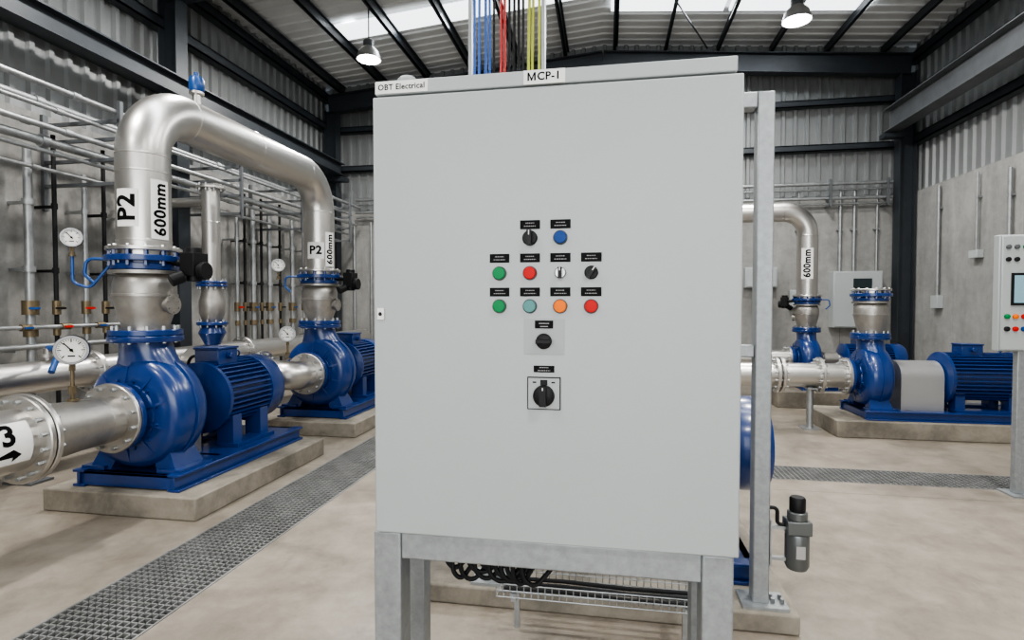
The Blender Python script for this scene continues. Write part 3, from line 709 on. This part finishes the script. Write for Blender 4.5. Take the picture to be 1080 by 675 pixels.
mb=MB(); mb.flange((X,Y,3.03),(0,0,1),.17,.03,0,10,1,.012); part(t3,'top_flange',mb,[M_ss,M_galv])
mb=MB(); mb.flange((X,Y,1.8),(0,0,1),.18,.03,0,10,1,.012); mb.flange((X,Y,1.84),(0,0,1),.18,.03,0,10,1,.012); part(t3,'upper_flange',mb,[M_blue,M_galv])
mb=MB(); mb.lathe([(.1,1.33),(.15,1.45),(.15,1.6),(.12,1.7),(.12,1.79)],(X,Y,0),(0,0,1),28); part(t3,'valve_body',mb,[M_sscast])
mb=MB(); mb.flange((X,Y,1.32),(0,0,1),.18,.04,0,10,1,.012); mb.lathe([(.09,1.05),(.12,1.12),(.16,1.2),(.12,1.3)],(X,Y,0),(0,0,1),24); part(t3,'lower_flange',mb,[M_blue,M_galv])

def gauge(label,loc,rz,stem,s=1):
    g=thing('pressure_gauge',label,'pressure gauge',loc,rz=rz,scale=s)
    mb=MB(); mb.lathe([(.09,.03),(.1,.025),(.1,-.02),(.096,-.032),(.082,-.032),(.081,-.018)],(0,0,0),(0,1,0),36); part(g,'gauge_case',mb,[M_steelrim],world=False)
    mb=MB(); mb.lathe([(.081,0),(.081,.004)],(0,-.024,0),(0,1,0),32,0)
    for i in range(25):
        a=math.radians(225-270*i/24); big=(i%4==0); l=.022 if big else .011; w=.003 if big else .0016
        R=Matrix.Rotation(-a,3,'Y'); mb.box(.075-l,.075,-.0255,-.0245,-w,w,1,rot=R,piv=(0,0,0))
    mb.box(-.02,.02,-.0255,-.0245,-.044,-.036,1)
    part(g,'dial',mb,[M_dial,M_ink],'white dial with black graduations',world=False)
    mb=MB(); R=Matrix.Rotation(math.radians(-130),3,'Y'); mb.box(-.018,.062,-.0285,-.027,-.0035,.0035,0,rot=R,piv=(0,0,0)); mb.cyl((0,-.03,0),(0,-.025,0),.01,n=12)
    part(g,'needle',mb,[M_ink],world=False)
    mb=MB(); mb.cyl((0,0,-.095),(0,0,-.095-stem),.012,n=10); mb.cyl((0,0,-.1),(0,0,-.14),.02,n=6); mb.cyl((0,0,-.095-stem*.6),(0,0,-.095-stem*.8),.024,n=8); mb.cyl((0,0,-.095-stem),(0,0,-.08-stem),.035,n=12)
    part(g,'gauge_stem',mb,[M_brass],world=False); return g
gauge('round white-dial pressure gauge on the suction pipe',(PX,3.14,1.25),math.radians(42),.25,1.0)
gauge('round white-dial pressure gauge beside the check valve',(PX-.42,PY1-.22,2.06),math.radians(42),.1,.72)
mb=MB(); x,y=PX-.42,PY1-.22; mb.tube(arc_path([(x,y,1.92),(x,y,1.72),(x+.1,y+.05,1.68),(x+.22,y+.1,1.85)],.05),.011,n=10)
single('gauge_tube',mb,[M_blue2],'blue instrument tube feeding the gauge','tube')
gauge('round pressure gauge beside the second check valve',(PX-.42,PY2-.22,2.04),math.radians(30),.12,.8)
gauge('round white-dial gauge standing on the branch pipe',(PX-.1,PY2-.55,1.22),math.radians(30),.22,.95)
gauge('small pressure gauge on the wall pipework',(-5.78,4.15,1.58),math.radians(55),.1,.8)

# ------------------------------------------------------------ wall pipework
zs=[(3.64,-5.25,.028),(3.5,-5.45,.022),(3.62,-5.7,.04),(3.44,-5.85,.03),(3.28,-5.35,.028),(3.22,-5.65,.045),(3.08,-5.5,.022),(2.96,-5.75,.02)]
for z,x,r in zs:
    mb=MB(); mb.cyl((x,YF+.1,z),(x,11.2,z),r,n=14)
    for k in range(5): mb.cyl((x,-.5+2.6*k,z),(x,-.42+2.6*k,z),r*1.35,n=14)
    single('service_pipe',mb,[M_galv],'galvanised service pipe running along the wall rack','pipe',group='wall rack pipes')
for y in (.8,3.4,5.2,7.2,8.8,10.6):
    mb=MB()
    for z in (2.9,3.16,3.38,3.57): mb.box(-6.22,-5.2,y-.02,y+.02,z-.045,z-.01)
    mb.box(-5.22,-5.18,y-.02,y+.02,2.8,3.75); mb.box(-6.22,-6.16,y-.03,y+.03,2.6,3.66)
    single('pipe_rack_bracket',mb,[M_midst],'dark steel strut bracket carrying wall pipes','bracket',group='pipe rack brackets')
def drop(r,zt,m,hm,label,valvez=1.5):
    t=thing('drop_pipe',label,'pipe',(0,0,0),group='wall drop pipes')
    mb=MB(); mb.cyl((0,0,0),(0,0,zt),r,n=16)
    for z in (2.6,1.9): mb.cyl((0,0,z),(0,0,z+.06),r*1.4,n=16); mb.box(-.248,0,-.015,.015,z+.01,z+.04)
    part(t,'pipe_run',mb,[m],world=False)
    mb=MB(); mb.cyl((0,0,valvez-.05),(0,0,valvez+.1),r*1.8,n=10); mb.cyl((0,0,valvez+.02),(.1,0,valvez+.02),.016,n=8)
    part(t,'valve_body',mb,[M_brass],world=False)
    mb=MB(); mb.cyl((0,0,valvez-.28),(0,0,valvez-.2),r*1.6,n=10); part(t,'pipe_union',mb,[M_brass],world=False)
    mb=MB(); mb.box(.09,.105,-.09,.02,valvez+.008,valvez+.03); part(t,'valve_handle',mb,[hm],world=False)
    return t
d1=drop(.04,3.2,M_galv,M_blue2,'galvanised drop pipe with a blue-handled valve')
d1.location=(-5.95,4.82,0)
d2=drop(.026,3.05,M_galv,M_red,'slim galvanised drop pipe with a red-handled valve'); d2.location=(-5.95,5.45,0)
d3=drop(.022,3.4,M_rub,M_black,'slim black drop pipe with a black-handled valve'); d3.location=(-5.95,5.1,0)
for i,(y,src) in enumerate(((5.7,d3),(5.95,d1),(6.5,d2),(8.1,d2),(8.3,d3),(8.52,d1),(8.75,d3),(8.98,d1),(9.3,d3),(9.7,d1),(10.1,d2),(3.6,d2),(4.3,d3))):
    copy_tree(src,(-5.95,y,0))
XM=-5.85
mf=thing('pipe_manifold','small galvanised manifold in front of the wall drop pipes','pipe manifold',(XM,5,0))
part(mf,'pipe_run',MB().cyl((XM,3.3,1.32),(XM,6.5,1.32),.022,n=12),[M_galv])
part(mf,'pipe_run',MB().cyl((XM,3.3,1.12),(XM,6.5,1.12),.028,n=12),[M_galv])
for i in range(7):
    y=3.85+i*.42
    part(mf,'manifold_valve',MB().cyl((XM,y-.05,1.32),(XM,y+.05,1.32),.036,n=10).cyl((XM,y,1.32),(XM+.08,y,1.32),.014,n=8),[M_brass])
    part(mf,'valve_handle',MB().box(XM+.07,XM+.085,y-.07,y+.015,1.31,1.33),[M_blue2 if i%3 else M_red])
for y in (3.45,4.6,5.3,6.4):
    part(mf,'wall_clip',MB().box(-6.199,XM,y-.015,y+.015,1.07,1.09),[M_galv])
for x in (-5.6,-5.2,-4.8):
    single('drop_pipe',MB().cyl((x,11.62,0),(x,11.62,3.4),.03,n=12),[M_galv],'galvanised pipe rising up the back wall','pipe',group='back wall pipes')

# ------------------------------------------------------------ opposite-side pumps
plinth(2.67,5.2,6.97,8.0,.2,'concrete plinth with blue pump and silver guard')
p3=pump('blue pump and large motor with a silver coupling guard',(3.2,7.42,.2),rz=-math.pi/2,s=.85,g0=.26,g1=.84,m1=2.0,mR=.36,silver=True,b1=2.1)
v3=valve('short stainless valve on the blue pump outlet',(3.2,7.42,.2+.85*(.56+.585)),.85,rz=1.2,short=True)
plinth(2.55,5.1,8.85,9.85,.25,'concrete plinth under the far blue pump')
p4=pump('blue pump and motor near the back wall',(3.11,9.35,.25),rz=-math.pi/2,s=.8,g1=.6,m1=1.7,silver=False,b1=1.8)
ZV4=.25+.8*(.56+.585)
v4=valve('stainless valve with black actuator on the far pump',(3.11,9.35,ZV4),.8,rz=2.6)
u4=thing('discharge_pipe','stainless arched discharge pipe near the back wall','pipe',(3.11,9.35,ZV4+.54))
mb=MB(); mb.tube(arc_path([(3.11,9.35,ZV4+.544),(3.11,9.35,3.02),(.3,9.35,3.02),(.3,9.35,0)],.36,12),.15,n=36)
seam(mb,(3.11,9.35,2.64),(0,0,1),.15); seam(mb,(2.73,9.35,3.02),(1,0,0),.15); part(u4,'pipe_run',mb,[M_ss])
cyl_label(u4,[('600mm',.135,0,0)],(3.11,9.35,2.2),(0,0,1),az(-108),.15,.085,.24)
AZ3=.2+.85*.56
elbowpipe('stainless suction pipe with flanges on short stands',[(3.2-.26,7.42,AZ3),(.6,7.42,AZ3),(.6,7.42,0)],.3,.15,[((2.92,7.42,AZ3),(1,0,0)),((2.62,7.42,AZ3),(1,0,0)),((2.17,7.42,AZ3),(1,0,0)),((2.11,7.42,AZ3),(1,0,0)),((1.3,7.42,AZ3),(1,0,0))],(2.2,7.42,0),sup=[(2.52,7.42,AZ3),(1.5,7.42,AZ3)])
AZ4=.25+.8*.56
elbowpipe('stainless suction pipe to the far pump',[(3.11-.25,9.35,AZ4),(.9,9.35,AZ4),(.9,9.35,0)],.3,.14,[((2.84,9.35,AZ4),(1,0,0)),((2.3,9.35,AZ4),(1,0,0))],(2.2,9.35,0),sup=[(2.1,9.35,AZ4)])
pump('blue pump and motor on the plinth behind the cabinet',(-.335,3.36,.1),rz=-math.pi/2,s=.85,ah=.77,g1=.5,m1=1.45,mR=.30,b1=1.3)

# ------------------------------------------------------------ wall boxes, conduits
def wallbox(label,x0,x1,z0,z1,y=YB,dep=.25):
    y=y-.003
    t=thing('wall_cabinet',label,'control box',((x0+x1)/2,y,z0))
    part(t,'cabinet_body',MB().box(x0,x1,y-dep,y,z0,z1),[M_cab],bevel=.008)
    part(t,'door',MB().box(x0+.02,x1-.02,y-dep-.02,y-dep-.002,z0+.02,z1-.02),[M_cab],bevel=.006)
    return t
b=wallbox('light grey wall-mounted electrical cabinet with indicator lamps',4.28,5.14,1.12,2.2)
fy=YB-.273
part(b,'display_screen',MB().box(4.62,4.94,fy-.012,fy,1.84,2.06),[M_glass])
for i,(m) in enumerate((M_green,M_red,M_orange,M_green)):
    part(b,'indicator_lamp',MB().lathe([(.036,0),(.036,.015),(0,.025)],(4.63+i*.1,fy,1.7),(0,-1,0),16),[m])
for i,m in enumerate((M_black,M_red,M_black)): part(b,'selector_switch',MB().lathe([(.034,0),(.034,.02),(0,.02)],(4.66+i*.12,fy,1.55),(0,-1,0),14),[m])
wallbox('small pale junction box on the back wall',2.7,3.3,1.9,2.3,dep=.15)
wallbox('small grey wall box',3.55,3.85,1.5,1.85,dep=.12)
for x,zb,r in ((4.45,2.2,.03),(4.7,2.2,.03),(3.0,2.3,.025),(5.1,2.2,.02),(3.7,1.85,.02)):
    single('conduit',MB().cyl((x,YB-.07,zb),(x,YB-.07,3.8),r,n=12).box(x-.05,x+.05,YB-.09,YB,3.0,3.03),[M_galv],'galvanised conduit dropping down the wall','conduit',group='wall conduits')
for z,r,y in ((3.88,.035,YB-.2),(3.78,.02,YB-.14),(3.6,.03,YB-.2),(3.5,.02,YB-.16)):
    single('conduit',MB().cyl((-5.5,y,z),(5.3,y,z),r,n=12),[M_galv],'galvanised conduit running along the back wall','conduit',group='horizontal conduits')
for x in (-5,-3,-1,1,3,4.2,5.2):
    single('conduit_bracket',MB().box(x-.02,x+.02,YB-.26,YB+.02,3.44,3.47).box(x-.02,x+.02,YB-.26,YB+.02,3.62,3.65).box(x-.02,x+.02,YB-.28,YB-.24,3.44,3.95),[M_midst],'steel strut bracket for conduits','bracket',group='conduit brackets')
def sconduit(y,z0,z1,r,boxh):
    t=thing('conduit','galvanised conduit with socket box on the side wall','conduit',(XR-.05,y,z0))
    part(t,'conduit_tube',MB().cyl((XR-.05,y,z0),(XR-.05,y,z1),r,n=12).box(XR-.06,XR-.002,y-.04,y+.04,z1-.4,z1-.37),[M_galv])
    part(t,'socket_box',MB().box(XR-.1,XR-.002,y-.1,y+.1,z0-boxh,z0),[M_cab],bevel=.006)
sconduit(10.6,1.72,3.6,.025,.22); sconduit(8.9,1.2,3.5,.025,.2); sconduit(9.6,2.4,3.6,.015,.12)

# ------------------------------------------------------------ operator panel on post
hm=thing('operator_panel','grey operator panel with screen on a steel post','control box',(3.5,5.1,0))
x0=3.13
part(hm,'panel_body',MB().box(x0,x0+.75,5.07,5.14,1.18,2.12),[M_cab],bevel=.006)
part(hm,'door',MB().box(x0+.01,x0+.74,5.05,5.068,1.19,2.11),[M_cab],bevel=.005)
part(hm,'display_screen',MB().box(x0+.075,x0+.42,5.035,5.05,1.55,1.81,0).box(x0+.09,x0+.405,5.033,5.036,1.57,1.79,1),[M_black,M_scr])
for x,z,m in ((.05,2.02,M_bezel),(.11,2.02,M_bezel),(.17,2.02,M_green),(.05,1.92,M_black),(.11,1.92,M_black)):
    part(hm,'indicator_lamp',MB().lathe([(.018,0),(.018,.015),(0,.02)],(x0+x,5.05,z),(0,-1,0),16),[m])
for x,z,m in ((.05,1.46,M_green),(.11,1.46,M_orange),(.17,1.46,M_red),(.05,1.36,M_black),(.11,1.36,M_red),(.17,1.36,M_bbut)):
    part(hm,'push_button',MB().lathe([(.02,0),(.02,.015),(0,.02)],(x0+x,5.05,z),(0,-1,0),16),[m])
for x in (.15,.6): part(hm,'post',MB().box(x0+x,x0+x+.08,5.07,5.13,.015,1.18),[M_frame],bevel=.005)
part(hm,'base_plate',MB().box(x0+.1,x0+.73,5.0,5.2,0,.015),[M_frame])

# ------------------------------------------------------------ world + camera
w=bpy.data.worlds.new('world'); S.world=w; w.use_nodes=True
w.node_tree.nodes['Background'].inputs[0].default_value=(.6,.7,.8,1); w.node_tree.nodes['Background'].inputs[1].default_value=.5
cd=bpy.data.cameras.new('camera'); cam=bpy.data.objects.new('camera',cd); COL.objects.link(cam)
cd.sensor_width=36; cd.lens=36*580/1080; cd.clip_start=.05
cam.location=(0,0,H)
cam.rotation_euler=(math.radians(90-1.53),0,math.radians(9.78))
S.camera=cam
